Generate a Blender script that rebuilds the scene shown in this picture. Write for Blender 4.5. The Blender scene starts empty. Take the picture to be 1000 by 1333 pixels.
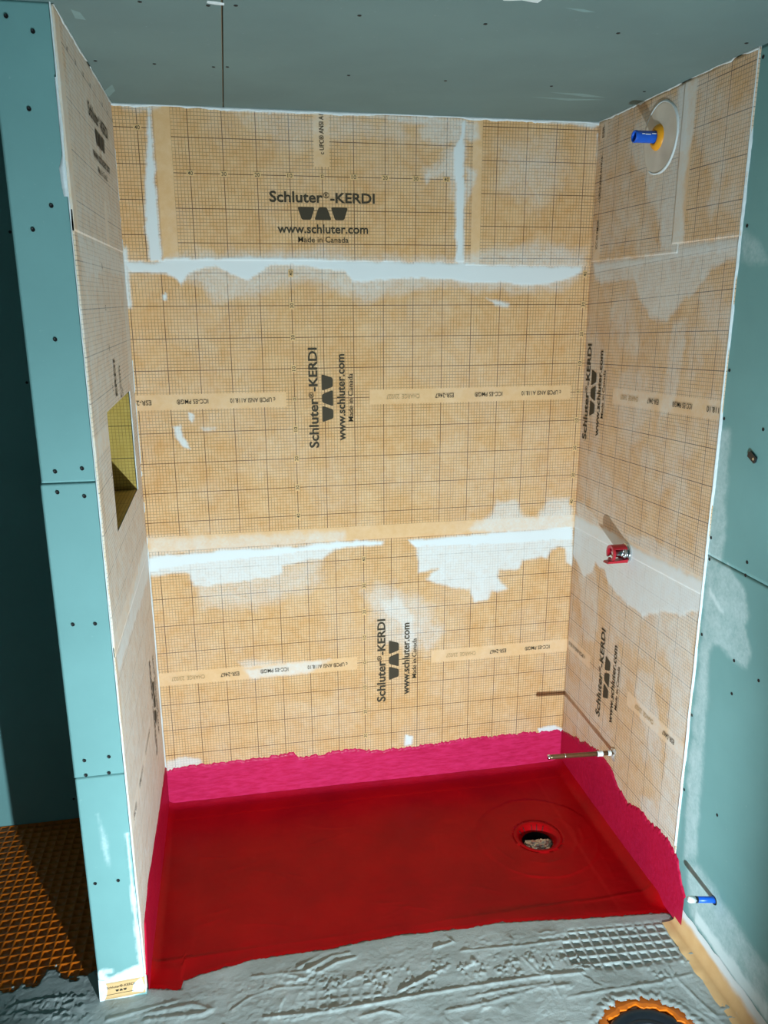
import bpy, bmesh, math, random
import numpy as np
from mathutils import Vector, Matrix

random.seed(4)
scene = bpy.context.scene
COL = scene.collection

# ------------------------------------------------------------------ camera
W = 1.532                      # width between the two shower side walls (m)
H = 2.341                      # ceiling height above the back edge of the pan
DL = 0.836                     # depth of the left partition wall
DR = 0.833                     # depth of the membrane on the right wall
ZF = -0.02                     # bathroom floor level
FPX = 1040.8                   # focal length in pixels of the 1000 px wide frame
C = np.array([0.3027, -2.6673, 1.7874])
CF = np.array([0.1810, 0.9491, -0.2578])
CR = np.array([0.9822, -0.1880, -0.0028])
CF = CF / np.linalg.norm(CF)
CR = CR - CF * (CR @ CF); CR = CR / np.linalg.norm(CR)
CU = np.cross(CR, CF)

cam = bpy.data.cameras.new('camera')
cam.sensor_fit = 'HORIZONTAL'; cam.sensor_width = 36.0
cam.lens = FPX * 36.0 / 1000.0
cam.clip_start = 0.02
camo = bpy.data.objects.new('camera', cam); COL.objects.link(camo)
camo.matrix_world = Matrix(((CR[0], CU[0], -CF[0], C[0]), (CR[1], CU[1], -CF[1], C[1]),
                            (CR[2], CU[2], -CF[2], C[2]), (0, 0, 0, 1)))
scene.camera = camo

# ------------------------------------------------------------------ light
world = bpy.data.worlds.new('world'); scene.world = world
world.use_nodes = True
bg = world.node_tree.nodes['Background']
bg.inputs['Color'].default_value = (0.62, 0.80, 0.84, 1)
bg.inputs['Strength'].default_value = 0.24

LAMP = Vector((0.69, -2.45, 0.28))          # LED head of the work light on the floor
LTILT = math.radians(3)
ld = bpy.data.lights.new('work_light_led', 'AREA')
ld.shape = 'DISK'; ld.size = 0.03
ld.energy = 67.0
ld.color = (0.79, 1.0, 1.10)
lo = bpy.data.objects.new('work_light_led', ld); COL.objects.link(lo)
lo.location = LAMP
lo.rotation_euler = Vector((0, math.cos(LTILT), math.sin(LTILT))).to_track_quat('-Z', 'Z').to_euler()

vs = scene.view_settings
vs.view_transform = 'Standard'; vs.look = 'None'; vs.gamma = 1.0
vs.exposure = 0.0
vs.use_curve_mapping = False


# ------------------------------------------------------------------ helpers
def hit(u, v, ax, val):
    """photo pixel -> point on the plane  coordinate[ax] == val"""
    d = CF + CR * (u - 500.0) / FPX - CU * (v - 666.5) / FPX
    return C + d * (val - C[ax]) / d[ax]


def srgb(r, g, b):
    return tuple(((c / 255.0) / 12.92 if c / 255.0 <= .04045 else ((c / 255.0 + .055) / 1.055) ** 2.4) for c in (r, g, b)) + (1.0,)


def sstep(x, a, b):
    t = np.clip((x - a) / (b - a), 0, 1)
    return t * t * (3 - 2 * t)


_rng = np.random.RandomState(11)
_LAT = _rng.rand(256, 256)


def vnoise(x, y, s, seed=0):
    """smooth value noise in 0..1, s = cells per metre"""
    x = np.asarray(x) * s + seed * 17.31; y = np.asarray(y) * s + seed * 7.77
    xi = np.floor(x).astype(int); yi = np.floor(y).astype(int)
    fx = x - xi; fy = y - yi
    fx = fx * fx * (3 - 2 * fx); fy = fy * fy * (3 - 2 * fy)
    g = lambda i, j: _LAT[i % 256, j % 256]
    return (g(xi, yi) * (1 - fx) + g(xi + 1, yi) * fx) * (1 - fy) + (g(xi, yi + 1) * (1 - fx) + g(xi + 1, yi + 1) * fx) * fy


def fbm(x, y, s, seed=0, o=4):
    r = 0; a = 1; t = 0
    for k in range(o):
        r = r + a * vnoise(x, y, s * 2 ** k, seed + k); t += a; a *= .5
    return r / t


def poly_sd(px, py, poly):
    """signed distance, positive inside"""
    poly = np.asarray(poly, float)
    d2 = np.full(px.shape, 1e9); ins = np.zeros(px.shape, bool)
    n = len(poly)
    for i in range(n):
        ax, ay = poly[i]; bx, by = poly[(i + 1) % n]
        ex, ey = bx - ax, by - ay
        t = np.clip(((px - ax) * ex + (py - ay) * ey) / (ex * ex + ey * ey + 1e-12), 0, 1)
        d2 = np.minimum(d2, (px - ax - t * ex) ** 2 + (py - ay - t * ey) ** 2)
        cond = ((ay > py) != (by > py)) & (px < (bx - ax) * (py - ay) / (by - ay + 1e-12) + ax)
        ins ^= cond
    return np.where(ins, 1, -1) * np.sqrt(d2)


def link(o, parent=None):
    COL.objects.link(o)
    if parent is not None:
        o.parent = parent
    return o


def mesh_obj(name, verts, faces, mat, parent=None, smooth=False, uv=None, attrs=None):
    me = bpy.data.meshes.new(name)
    verts = np.asarray(verts, np.float32).reshape(-1, 3)
    if isinstance(faces, np.ndarray) and faces.ndim == 2:
        k = faces.shape[1]
        me.vertices.add(len(verts)); me.vertices.foreach_set('co', verts.ravel())
        me.loops.add(faces.size); me.loops.foreach_set('vertex_index', faces.ravel().astype(np.int32))
        me.polygons.add(len(faces)); me.polygons.foreach_set('loop_start', np.arange(0, faces.size, k, dtype=np.int32))
        me.update(calc_edges=True)
    else:
        me.from_pydata(verts.tolist(), [], [list(f) for f in faces]); me.update()
    if uv is not None:
        lv = np.empty(len(me.loops), np.int32); me.loops.foreach_get('vertex_index', lv)
        ul = me.uv_layers.new(name='UVMap'); ul.data.foreach_set('uv', np.asarray(uv, np.float32)[lv].ravel())
    for k, a in (attrs or {}).items():
        at = me.attributes.new(k, 'FLOAT', 'POINT'); at.data.foreach_set('value', np.asarray(a, np.float32).ravel())
    if len(me.vertices) < 4000 and len(me.polygons) > 1:
        bmx = bmesh.new(); bmx.from_mesh(me); bmesh.ops.recalc_face_normals(bmx, faces=bmx.faces); bmx.to_mesh(me); bmx.free()
    if smooth:
        me.polygons.foreach_set('use_smooth', np.ones(len(me.polygons), bool))
    for m in (mat if isinstance(mat, (list, tuple)) else [mat]):
        me.materials.append(m)
    return link(bpy.data.objects.new(name, me), parent)


def grid_faces(nu, nv, keep=None):
    """quads for a (nu,nv) vertex array indexed i*nv+j"""
    i, j = np.meshgrid(np.arange(nu - 1), np.arange(nv - 1), indexing='ij')
    a = i * nv + j
    q = np.stack([a, a + nv, a + nv + 1, a + 1], -1).reshape(-1, 4)
    if keep is not None:
        q = q[keep.reshape(-1)]
    return q


class MB:
    def __init__(s): s.v = []; s.f = []

    def add(s, v, f):
        n = len(s.v); s.v += [tuple(p) for p in v]; s.f += [tuple(i + n for i in q) for q in f]; return s

    def box(s, x0, x1, y0, y1, z0, z1):
        v = [(x, y, z) for x in (x0, x1) for y in (y0, y1) for z in (z0, z1)]
        return s.add(v, [(0, 1, 3, 2), (4, 6, 7, 5), (0, 4, 5, 1), (2, 3, 7, 6), (0, 2, 6, 4), (1, 5, 7, 3)])

    def lathe(s, prof, o, ax, n=28, a0=0.0, a1=2 * math.pi):
        """prof: list of (radius, along). ax: unit axis"""
        ax = Vector(ax).normalized(); e1 = ax.orthogonal().normalized(); e2 = ax.cross(e1); o = Vector(o)
        full = abs(a1 - a0 - 2 * math.pi) < 1e-6
        m = n if full else n + 1
        v = []
        for r, h in prof:
            for k in range(m):
                t = a0 + (a1 - a0) * k / n
                v.append(o + ax * h + (e1 * math.cos(t) + e2 * math.sin(t)) * r)
        f = []
        for i in range(len(prof) - 1):
            for k in range(n):
                k2 = (k + 1) % m
                f.append((i * m + k, i * m + k2, (i + 1) * m + k2, (i + 1) * m + k))
        return s.add(v, f)

    def tube(s, pts, r, n=14, caps=True):
        pts = [Vector(p) for p in pts]; rr = r if isinstance(r, (list, tuple)) else [r] * len(pts)
        v = []; e = None
        for i, p in enumerate(pts):
            t = (pts[min(i + 1, len(pts) - 1)] - pts[max(i - 1, 0)]).normalized()
            e = (t.orthogonal() if e is None else e - t * e.dot(t)).normalized(); b = t.cross(e)
            for k in range(n):
                a = 2 * math.pi * k / n; v.append(p + (e * math.cos(a) + b * math.sin(a)) * rr[i])
        f = [(i * n + k, i * n + (k + 1) % n, (i + 1) * n + (k + 1) % n, (i + 1) * n + k) for i in range(len(pts) - 1) for k in range(n)]
        if caps:
            f += [tuple(range(n))[::-1], tuple(range((len(pts) - 1) * n, len(pts) * n))]
        return s.add(v, f)

    def build(s, name, mat, parent=None, smooth=False):
        return mesh_obj(name, s.v, s.f, mat, parent, smooth)


def empty(name, loc, label=None, cat=None, group=None):
    o = bpy.data.objects.new(name, None); COL.objects.link(o); o.location = loc; o.empty_display_size = .05
    if label: o['label'] = label
    if cat: o['category'] = cat
    if group: o['group'] = group
    bpy.context.view_layer.update()
    return o


def adopt(parent, *objs):
    """parent already world-placed meshes to an Empty without moving them"""
    for o in objs:
        o.parent = parent
        o.matrix_parent_inverse = Matrix.Translation(parent.location).inverted()


# ------------------------------------------------------------------ materials
def new_mat(name, col=(.5, .5, .5, 1), rough=.6, metal=0.0):
    m = bpy.data.materials.new(name); m.use_nodes = True
    b = m.node_tree.nodes['Principled BSDF']
    b.inputs['Base Color'].default_value = col; b.inputs['Roughness'].default_value = rough; b.inputs['Metallic'].default_value = metal
    return m, m.node_tree, b


class NT:
    def __init__(s, nt): s.nt = nt

    def n(s, t, **kw):
        x = s.nt.nodes.new(t)
        for k, v in kw.items(): setattr(x, k, v)
        return x

    def put(s, sock, v):
        if hasattr(v, 'is_linked') or isinstance(v, bpy.types.NodeSocket): s.nt.links.new(v, sock)
        else: sock.default_value = v

    def math(s, op, a, b=0.0, c=None, clamp=False):
        x = s.n('ShaderNodeMath', operation=op, use_clamp=clamp)
        s.put(x.inputs[0], a); s.put(x.inputs[1], b)
        if c is not None: s.put(x.inputs[2], c)
        return x.outputs[0]

    def mix(s, f, a, b):
        x = s.n('ShaderNodeMix', data_type='RGBA')
        s.put(x.inputs['Factor'], f); s.put(x.inputs[6], a); s.put(x.inputs[7], b)
        return x.outputs[2]

    def noise(s, vec, scale, detail=3.0, rough=.55):
        x = s.n('ShaderNodeTexNoise'); s.put(x.inputs['Vector'], vec)
        x.inputs['Scale'].default_value = scale; x.inputs['Detail'].default_value = detail; x.inputs['Roughness'].default_value = rough
        return x.outputs['Fac']

    def scalev(s, vec, sc):
        x = s.n('ShaderNodeVectorMath', operation='MULTIPLY'); s.put(x.inputs[0], vec); x.inputs[1].default_value = sc
        return x.outputs[0]

    def rng(s, v, a, b, c=0.0, d=1.0):
        x = s.n('ShaderNodeMapRange', interpolation_type='SMOOTHSTEP')
        s.put(x.inputs[0], v); s.put(x.inputs[1], a); s.put(x.inputs[2], b); s.put(x.inputs[3], c); s.put(x.inputs[4], d)
        return x.outputs[0]

    def bump(s, h, strength, dist, b):
        x = s.n('ShaderNodeBump'); x.inputs['Strength'].default_value = strength; x.inputs['Distance'].default_value = dist
        s.put(x.inputs['Height'], h); s.nt.links.new(x.outputs[0], b.inputs['Normal'])


WHITE = srgb(222, 226, 226)


def haze_fac(t, obj, amount=1.0):
    """thinset film: painted-on density (attribute) broken up by trowel streak noise"""
    at = t.n('ShaderNodeAttribute', attribute_name='haze').outputs['Fac']
    n1 = t.noise(obj, 26.0, 5.0, .65)
    n2 = t.noise(obj, 140.0, 3.0, .6)
    k = t.math('ADD', t.math('MULTIPLY', t.math('SUBTRACT', n1, .5), .75), t.math('MULTIPLY', t.math('SUBTRACT', n2, .5), .5))
    # noise matters most at intermediate density
    w = t.math('MULTIPLY', t.math('MULTIPLY', at, t.math('SUBTRACT', 1.0, at)), 4.0)
    return t.math('ADD', at, t.math('MULTIPLY', k, w), clamp=True), at


def membrane_mat(name, c_a, c_b, c_line):
    """printed waterproofing fleece: 1 cm grid, heavier 10 cm grid, plain margin and plain certification band; UV is in centimetres"""
    m, nt, b = new_mat(name, rough=.85); t = NT(nt)
    uv = t.n('ShaderNodeUVMap', uv_map='UVMap').outputs[0]
    sp = t.n('ShaderNodeSeparateXYZ'); nt.links.new(uv, sp.inputs[0]); a, bb = sp.outputs[0], sp.outputs[1]
    obj = t.n('ShaderNodeTexCoord').outputs['Object']

    def dist(x, per):
        return t.math('MULTIPLY', t.math('ABSOLUTE', t.math('SUBTRACT', t.math('FRACT', t.math('ADD', t.math('DIVIDE', x, per), .5)), .5)), per)
    fine = t.math('MAXIMUM', t.math('LESS_THAN', dist(a, 1.0), .085), t.math('LESS_THAN', dist(bb, 1.0), .085))
    heavy = t.math('MAXIMUM', t.math('LESS_THAN', dist(a, 10.0), .12), t.math('LESS_THAN', dist(bb, 10.0), .12))
    fade = t.rng(t.noise(obj, 9.0, 3.0), .3, .6, .62, .92)
    lines = t.math('MAXIMUM', t.math('MULTIPLY', fine, t.math('MULTIPLY', fade, .64)), t.math('MULTIPLY', heavy, .95))
    margin = t.math('LESS_THAN', a, -45.0)
    band = t.math('MULTIPLY', t.math('LESS_THAN', t.math('ABSOLUTE', a), 2.45),
                  t.math('LESS_THAN', t.math('FLOORED_MODULO', t.math('SUBTRACT', bb, 2.8), 100.0), 72.0))
    plain = t.math('MAXIMUM', margin, band)
    lines = t.math('MULTIPLY', lines, t.math('SUBTRACT', 1.0, plain))
    n1 = t.noise(obj, 11.0, 5.0, .62); n2 = t.noise(t.scalev(obj, (1, 1, 2.2)), 300.0, 2.0); n3 = t.noise(obj, 48.0, 4.0, .6)
    f = t.math('ADD', t.math('MULTIPLY', n1, .55), t.math('ADD', t.math('MULTIPLY', n2, .25), t.math('MULTIPLY', n3, .35)))
    base = t.mix(t.rng(f, .32, .84), c_a, c_b)
    base = t.mix(t.math('MULTIPLY', plain, .35), base, c_b)
    hz, at = haze_fac(t, obj)
    col = t.mix(t.math('MULTIPLY', hz, .97), base, WHITE)       # thin film: the printed grid still shows through it
    film_line = t.mix(t.math('MULTIPLY', hz, .55), c_line, WHITE)
    col = t.mix(t.math('MULTIPLY', lines, t.math('SUBTRACT', 1.0, t.math('POWER', hz, 3.0))), col, film_line)
    nt.links.new(col, b.inputs['Base Color'])
    t.put(b.inputs['Roughness'], t.rng(hz, 0, 1, .9, .7))
    t.bump(t.math('ADD', t.math('MULTIPLY', n2, .35), t.math('MULTIPLY', hz, .8)), .35, .0012, b)
    return m


M_MEMB = membrane_mat('membrane_fleece', srgb(214, 158, 96), srgb(231, 192, 146), srgb(94, 64, 42))
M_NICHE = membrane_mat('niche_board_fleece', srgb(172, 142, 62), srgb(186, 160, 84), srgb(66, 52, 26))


def board_mat(name, ca, cb):
    m, nt, b = new_mat(name, rough=.75); t = NT(nt)
    obj = t.n('ShaderNodeTexCoord').outputs['Object']
    n1 = t.noise(obj, 3.0, 5.0); n2 = t.noise(obj, 60.0, 4.0, .7)
    c = t.mix(t.rng(n1, .3, .7), ca, cb)
    c = t.mix(t.rng(n2, .66, .78, 0, .22), c, srgb(205, 215, 212))
    hz, at = haze_fac(t, obj)
    c = t.mix(hz, c, srgb(214, 228, 228))
    nt.links.new(c, b.inputs['Base Color'])
    t.bump(t.math('ADD', t.math('MULTIPLY', n2, .4), hz), .2, .001, b)
    return m


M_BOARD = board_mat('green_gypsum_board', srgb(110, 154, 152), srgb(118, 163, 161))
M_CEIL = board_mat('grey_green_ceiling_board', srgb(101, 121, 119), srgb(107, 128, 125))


def gyp_mat():
    m, nt, b = new_mat('thinset_white', WHITE, .8); t = NT(nt)
    obj = t.n('ShaderNodeTexCoord').outputs['Object']
    n = t.noise(obj, 90, 4)
    nt.links.new(t.mix(n, srgb(200, 206, 206), srgb(235, 238, 238)), b.inputs['Base Color'])
    t.bump(n, .4, .002, b)
    return m


M_THIN = gyp_mat()


def floor_thinset_mat():
    m, nt, b = new_mat('grey_thinset_mortar', rough=.8); t = NT(nt)
    obj = t.n('ShaderNodeTexCoord').outputs['Object']
    n1 = t.noise(obj, 6, 5, .6); n2 = t.noise(obj, 220, 4, .7); n3 = t.noise(obj, 38, 4, .6)
    c = t.mix(t.rng(n1, .3, .7), srgb(158, 164, 160), srgb(180, 186, 183))
    c = t.mix(t.math('MULTIPLY', t.rng(n3, .58, .75), .35), c, srgb(196, 192, 184))
    nt.links.new(c, b.inputs['Base Color'])
    n4 = t.noise(obj, 620, 3, .7)
    t.bump(t.math('ADD', t.math('ADD', n2, t.math('MULTIPLY', n4, .6)), t.math('MULTIPLY', n3, .8)), .5, .0022, b)
    return m


M_MORTAR = floor_thinset_mat()


def red_mat():
    m, nt, b = new_mat('red_liquid_membrane', rough=.38); t = NT(nt)
    obj = t.n('ShaderNodeTexCoord').outputs['Object']
    n1 = t.noise(obj, 4.0, 5, .6); n2 = t.noise(t.scalev(obj, (.6, 3, 3)), 40, 4, .6); n3 = t.noise(obj, 160, 3)
    at = t.n('ShaderNodeAttribute', attribute_name='thin').outputs['Fac']
    c = t.mix(t.rng(n1, .3, .7), srgb(150, 2, 10), srgb(172, 4, 11))
    c = t.mix(t.math('MULTIPLY', at, t.rng(n2, .25, .75, .55, 1.0)), c, srgb(212, 46, 100))
    nt.links.new(c, b.inputs['Base Color'])
    b.inputs['Specular IOR Level'].default_value = .11
    t.put(b.inputs['Roughness'], t.rng(n2, .3, .7, .30, .44))
    t.bump(t.math('ADD', n2, t.math('MULTIPLY', n3, .4)), .22, .0018, b)
    return m


M_RED = red_mat()


def orange_mat():
    m, nt, b = new_mat('orange_polyethylene', rough=.45); t = NT(nt)
    obj = t.n('ShaderNodeTexCoord').outputs['Object']
    n = t.noise(obj, 14, 5, .6); n2 = t.noise(obj, 120, 3)
    c = t.mix(n, srgb(196, 92, 8), srgb(214, 110, 16))
    c = t.mix(t.rng(n2, .72, .8, 0, .5), c, srgb(180, 165, 140))
    nt.links.new(c, b.inputs['Base Color'])
    return m


M_ORANGE = orange_mat()


def simple(name, col, rough=.5, metal=0.0, nscale=40, amt=.15, bump=0.0):
    m, nt, b = new_mat(name, col, rough, metal); t = NT(nt)
    obj = t.n('ShaderNodeTexCoord').outputs['Object']
    n = t.noise(obj, nscale, 4)
    d = tuple(max(0, c * (1 - amt)) for c in col[:3]) + (1,); l = tuple(min(1, c * (1 + amt)) for c in col[:3]) + (1,)
    nt.links.new(t.mix(n, d, l), b.inputs['Base Color'])
    if bump: t.bump(n, bump, .001, b)
    return m


M_INK = simple('brown_print_ink', srgb(62, 52, 34), .8, 0, 300, .2)
M_INKL = simple('faint_print_ink', srgb(178, 146, 100), .8, 0, 300, .1)
M_PLATE = simple('plain_fleece', srgb(220, 178, 124), .85)
M_SCREW = simple('black_drywall_screw', srgb(26, 26, 26), .5, .3)
M_BLUE = simple('blue_plastic_pipe', srgb(18, 92, 205), .35, 0, 60, .2)
M_BLUED = simple('pipe_bore', srgb(14, 30, 70), .6)
M_YEL = simple('amber_rubber_seal', srgb(245, 160, 20), .45)
M_DISC = simple('seal_fleece', srgb(222, 206, 188), .85, 0, 30, .08)
M_CHROME = simple('chrome', srgb(205, 208, 210), .14, 1.0, 20, .05)
M_REDP = simple('red_plastic_guard', srgb(178, 20, 40), .35)
M_COPPER = simple('tarnished_copper', srgb(140, 112, 84), .36, .85, 25, .25)
M_BLACKP = simple('black_abs_plastic', srgb(24, 27, 32), .3, 0, 60, .3)
M_DARK = simple('dark_cavity', srgb(20, 18, 16), .8)
M_FOIL = simple('crumpled_film', srgb(205, 198, 188), .25, .45, 60, .25, .3)
M_WPL = simple('white_plastic', srgb(228, 230, 228), .4)
M_FRAME = simple('timber_and_gypsum_core', srgb(150, 130, 100), .9)
def caulk_mat():
    m, nt, b = new_mat('amber_band_fleece', rough=.7); t = NT(nt)
    obj = t.n('ShaderNodeTexCoord').outputs['Object']
    z = t.n('ShaderNodeSeparateXYZ'); nt.links.new(obj, z.inputs[0])
    n = t.noise(obj, 30, 4); n2 = t.noise(t.scalev(obj, (1, .4, 1)), 14, 5, .6)
    c = t.mix(n, srgb(205, 158, 104), srgb(224, 184, 132))
    up = t.rng(t.math('ADD', z.outputs[2], t.math('MULTIPLY', t.math('SUBTRACT', n2, .5), .06)), .004, .028)
    c = t.mix(t.math('MAXIMUM', up, t.rng(n2, .56, .66, 0, .7)), c, WHITE)
    nt.links.new(c, b.inputs['Base Color'])
    t.bump(n, .4, .002, b)
    return m


M_CAULK = caulk_mat()
M_HOUSING = simple('work_light_housing', srgb(235, 175, 30), .4)

# ------------------------------------------------------------------ thinset film outlines, traced on each wall; LEFT also paints fleece sheen
# (photo outline, density, feather in metres)
BACK = [
    # upper horizontal seam
    ([(163, 340), (200, 342), (214, 336), (300, 335), (420, 336), (508, 340), (588, 342), (604, 343), (650, 345), (758, 346), (756, 355), (734, 367),
      (692, 372), (650, 368), (620, 369), (548, 362), (500, 366), (458, 368), (448, 354), (412, 350), (380, 344), (350, 347), (338, 356), (324, 366),
      (300, 356), (280, 348), (256, 352), (244, 358), (236, 370), (228, 364), (216, 356), (170, 355)], 1.0, .006),
    ([(208, 340), (256, 328), (330, 332), (420, 325), (500, 336), (590, 338), (640, 326), (700, 318), (762, 330), (764, 352), (730, 375), (640, 378),
      (560, 372), (470, 392), (440, 380), (400, 365), (300, 390), (280, 398), (262, 372)], .45, .025),
    # left upright seam
    ([(192, 140), (197, 142), (200, 190), (203, 240), (205, 285), (209, 310), (213, 340), (196, 341), (192, 318), (189, 280), (189, 230), (191, 190)], 1.0, .005),
    ([(160, 330), (164, 320), (168, 345), (171, 400), (166, 400)], .9, .006),
    ([(150, 133), (170, 133), (200, 133), (206, 140), (180, 146), (160, 140)], .5, .01),
    # right upright seam
    ([(607, 156), (604, 178), (604.5, 242), (604, 298), (604, 344), (592, 342), (593, 326), (592, 298), (593, 264), (591, 236), (589, 214), (590, 192), (600, 176), (602, 156)], 1.0, .005),
    ([(560, 158), (605, 153), (606, 200), (590, 260), (586, 250), (580, 235), (560, 232), (552, 222), (578, 205), (586, 190), (560, 185), (545, 170)], .5, .02),
    ([(606, 160), (622, 158), (624, 180), (612, 185), (606, 178)], .55, .01),
    ([(606, 218), (620, 222), (618, 240), (608, 262)], .55, .01),
    # along the ceiling
    ([(272, 136), (340, 140), (420, 145), (420, 149), (345, 148), (305, 145)], .9, .004),
    ([(430, 146), (560, 152), (610, 156), (610, 166), (560, 164), (530, 160)], .6, .01),
    ([(680, 156), (730, 158), (780, 160), (780, 163), (770, 167), (745, 162)], .95, .004),
    ([(778, 175), (783, 174), (780, 215), (776, 230)], .9, .004),
    ([(300, 145), (420, 148), (520, 160), (540, 185), (460, 175), (380, 185), (330, 170)], .28, .03),
    ([(650, 190), (720, 180), (740, 230), (700, 270), (650, 240)], .28, .05),
    # lower horizontal seam, solid
    ([(193, 725), (280, 716), (400, 711), (412, 706), (466, 704), (500, 704), (497, 710), (474, 710), (400, 718), (300, 730), (230, 738), (194, 746)], 1.0, .006),
    ([(532, 703), (600, 697), (650, 693), (746, 685), (745, 702), (700, 705), (640, 708), (560, 712), (541, 713)], 1.0, .005),
    # lower seam, thinner film below
    ([(194, 738), (300, 724), (440, 712), (420, 727), (396, 731), (368, 737), (365, 749), (324, 756), (286, 761), (252, 764), (246, 745), (206, 749), (194, 748)], .8, .008),
    ([(541, 710), (650, 698), (745, 690), (746, 738), (738, 732), (736, 714), (728, 711), (718, 716), (712, 726), (704, 724), (680, 730), (676, 740), (650, 742),
      (648, 752), (661, 766), (640, 771), (634, 782), (618, 783), (612, 766), (584, 764), (555, 754), (570, 740), (545, 745)], .8, .007),
    ([(192, 700), (330, 698), (450, 690), (450, 706), (330, 716), (192, 726)], .38, .015),
    ([(605, 690), (640, 668), (648, 652), (672, 650), (680, 672), (700, 672), (712, 650), (742, 648), (748, 690), (680, 696)], .55, .014),
    ([(248, 745), (330, 745), (420, 728), (420, 760), (330, 790), (262, 790)], .35, .03),
    # wiped patches
    ([(490, 778), (520, 772), (540, 800), (545, 840), (530, 850), (520, 815), (500, 800)], .62, .02),
    ([(470, 770), (510, 760), (560, 790), (575, 820), (560, 850), (520, 840), (500, 840), (485, 800)], .38, .03),
    ([(227, 556), (236, 553), (239, 568), (244, 577), (248, 585), (237, 580), (229, 570)], .85, .004),
    ([(246, 537), (252, 540), (250, 549), (246, 546)], .8, .004),
    ([(262, 556), (282, 555), (280, 561), (264, 561)], .55, .006),
    ([(211, 384), (216, 382), (217, 390), (213, 391)], 1.0, .003),
    ([(633, 388), (645, 390), (662, 396), (661, 400), (646, 397)], .8, .005),
    ([(528, 956), (538, 958), (536, 970), (526, 971)], .95, .004),
    ([(318, 872), (378, 862), (430, 858), (400, 876), (330, 884)], .55, .01),
    ([(310, 862), (330, 858), (378, 862), (318, 872)], .4, .012),
    ([(552, 228), (560, 222), (564, 226), (556, 244)], .5, .006),
    ([(350, 155), (430, 152), (430, 190), (380, 200), (350, 190)], .2, .04),
    ([(700, 948), (722, 944), (736, 950), (736, 962), (728, 952), (704, 956)], .95, .003),
    ([(218, 990), (240, 986), (262, 988), (262, 994), (232, 1000), (216, 1004)], .7, .008),
]
RIGHT = [
    ([(882, 112), (914, 98), (909, 132), (906, 168), (897, 214), (893, 240), (892, 325), (861, 328), (861, 271), (876, 220), (880, 160)], .66, .012),
    ([(884, 112), (900, 105), (896, 200), (884, 200)], .85, .01),
    ([(914, 98), (938, 92), (935, 140), (930, 170), (945, 185), (955, 215), (945, 250), (935, 280), (925, 300), (922, 270), (930, 230), (915, 200), (905, 170)], .42, .025),
    ([(832, 150), (862, 128), (890, 116), (888, 215), (880, 290), (862, 300), (846, 262), (838, 232), (826, 215), (820, 190)], .55, .02),
    ([(774, 342), (830, 334), (890, 316), (967, 306), (966, 338), (950, 338), (930, 350), (918, 365), (900, 385), (885, 400), (870, 420), (850, 418), (832, 390),
      (828, 365), (800, 366), (785, 372), (776, 365)], .62, .014),
    ([(774, 344), (840, 334), (890, 320), (967, 308), (966, 326), (900, 336), (830, 348), (776, 354)], .78, .01),
    ([(876, 415), (897, 415), (890, 470), (885, 505), (872, 545), (858, 548), (866, 490)], .42, .016),
    ([(880, 545), (905, 560), (900, 640), (880, 700), (866, 690), (876, 620)], .28, .03),
    # lower seam
    ([(746, 668), (775, 682), (800, 694), (822, 708), (846, 722), (880, 738), (918, 756), (914, 797), (887, 802), (861, 798), (837, 803), (826, 791), (817, 788),
      (801, 773), (793, 760), (788, 744), (776, 734), (770, 748), (760, 752), (752, 735), (745, 720)], .88, .01),
    ([(745, 650), (762, 655), (790, 690), (760, 690)], .5, .012),
    ([(800, 690), (850, 700), (900, 735), (918, 745), (917, 760), (850, 728)], .45, .012),
    ([(752, 735), (775, 745), (780, 790), (777, 837), (760, 837), (756, 790)], .45, .018),
    ([(850, 795), (914, 795), (905, 850), (896, 930), (893, 1000), (884, 1105), (866, 1080), (852, 1055), (862, 1010), (870, 950), (872, 870), (850, 820)], .52, .022),
    ([(830, 870), (850, 880), (858, 930), (864, 990), (850, 1000), (838, 950), (826, 900)], .45, .016),
    ([(832, 1035), (850, 1040), (866, 1070), (884, 1110), (886, 1125), (860, 1085), (838, 1062)], .5, .012),
    ([(745, 880), (800, 900), (800, 950), (745, 940)], .15, .05),
]
LEFT = [  # whole-wall outline first: thinset haze together with painted fleece sheen
    ([(76, 0), (150, 140), (168, 360), (178, 520), (196, 760), (215, 1050), (190, 1290), (176, 1180), (147, 800), (124, 560), (98, 300)], .55, .02),
    ([(98, 298), (130, 305), (150, 322), (165, 350), (166, 372), (140, 360), (112, 372), (104, 340)], .72, .03),
    ([(158, 330), (166, 340), (172, 430), (174, 520), (167, 500), (160, 400)], .75, .02),
    ([(112, 440), (120, 440), (134, 600), (128, 620)], .62, .02),
    ([(186, 700), (196, 712), (192, 760), (170, 830), (154, 880), (150, 850), (165, 800)], .85, .02),
    ([(170, 640), (182, 640), (190, 710), (176, 700)], .6, .03),
    ([(152, 860), (170, 880), (190, 960), (212, 1010), (205, 1080), (190, 1200), (180, 1200), (165, 1030)], .58, .04),
]
RBOARD = [   # thin film wiped over the drywall beside the membrane
    ([(916, 800), (924, 640), (940, 560), (950, 560), (944, 700), (930, 760), (922, 900), (914, 1000), (906, 1120), (890, 1120), (896, 1000), (906, 900)], .42, .012),
    ([(922, 745), (948, 735), (970, 768), (976, 800), (970, 815), (978, 850), (972, 868), (955, 862), (935, 838), (918, 850), (916, 800)], .42, .008),
    ([(925, 765), (945, 800), (940, 800), (922, 772)], .8, .003),
    ([(968, 302), (990, 318), (1000, 340), (985, 345), (965, 340)], .3, .012),
    ([(894, 1120), (912, 1130), (960, 1205), (1000, 1260), (1000, 1330), (960, 1270), (900, 1190)], .45, .02),
    ([(905, 1180), (925, 1210), (965, 1262), (1000, 1310), (1000, 1330), (950, 1268), (905, 1200)], .95, .008),
]
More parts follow.
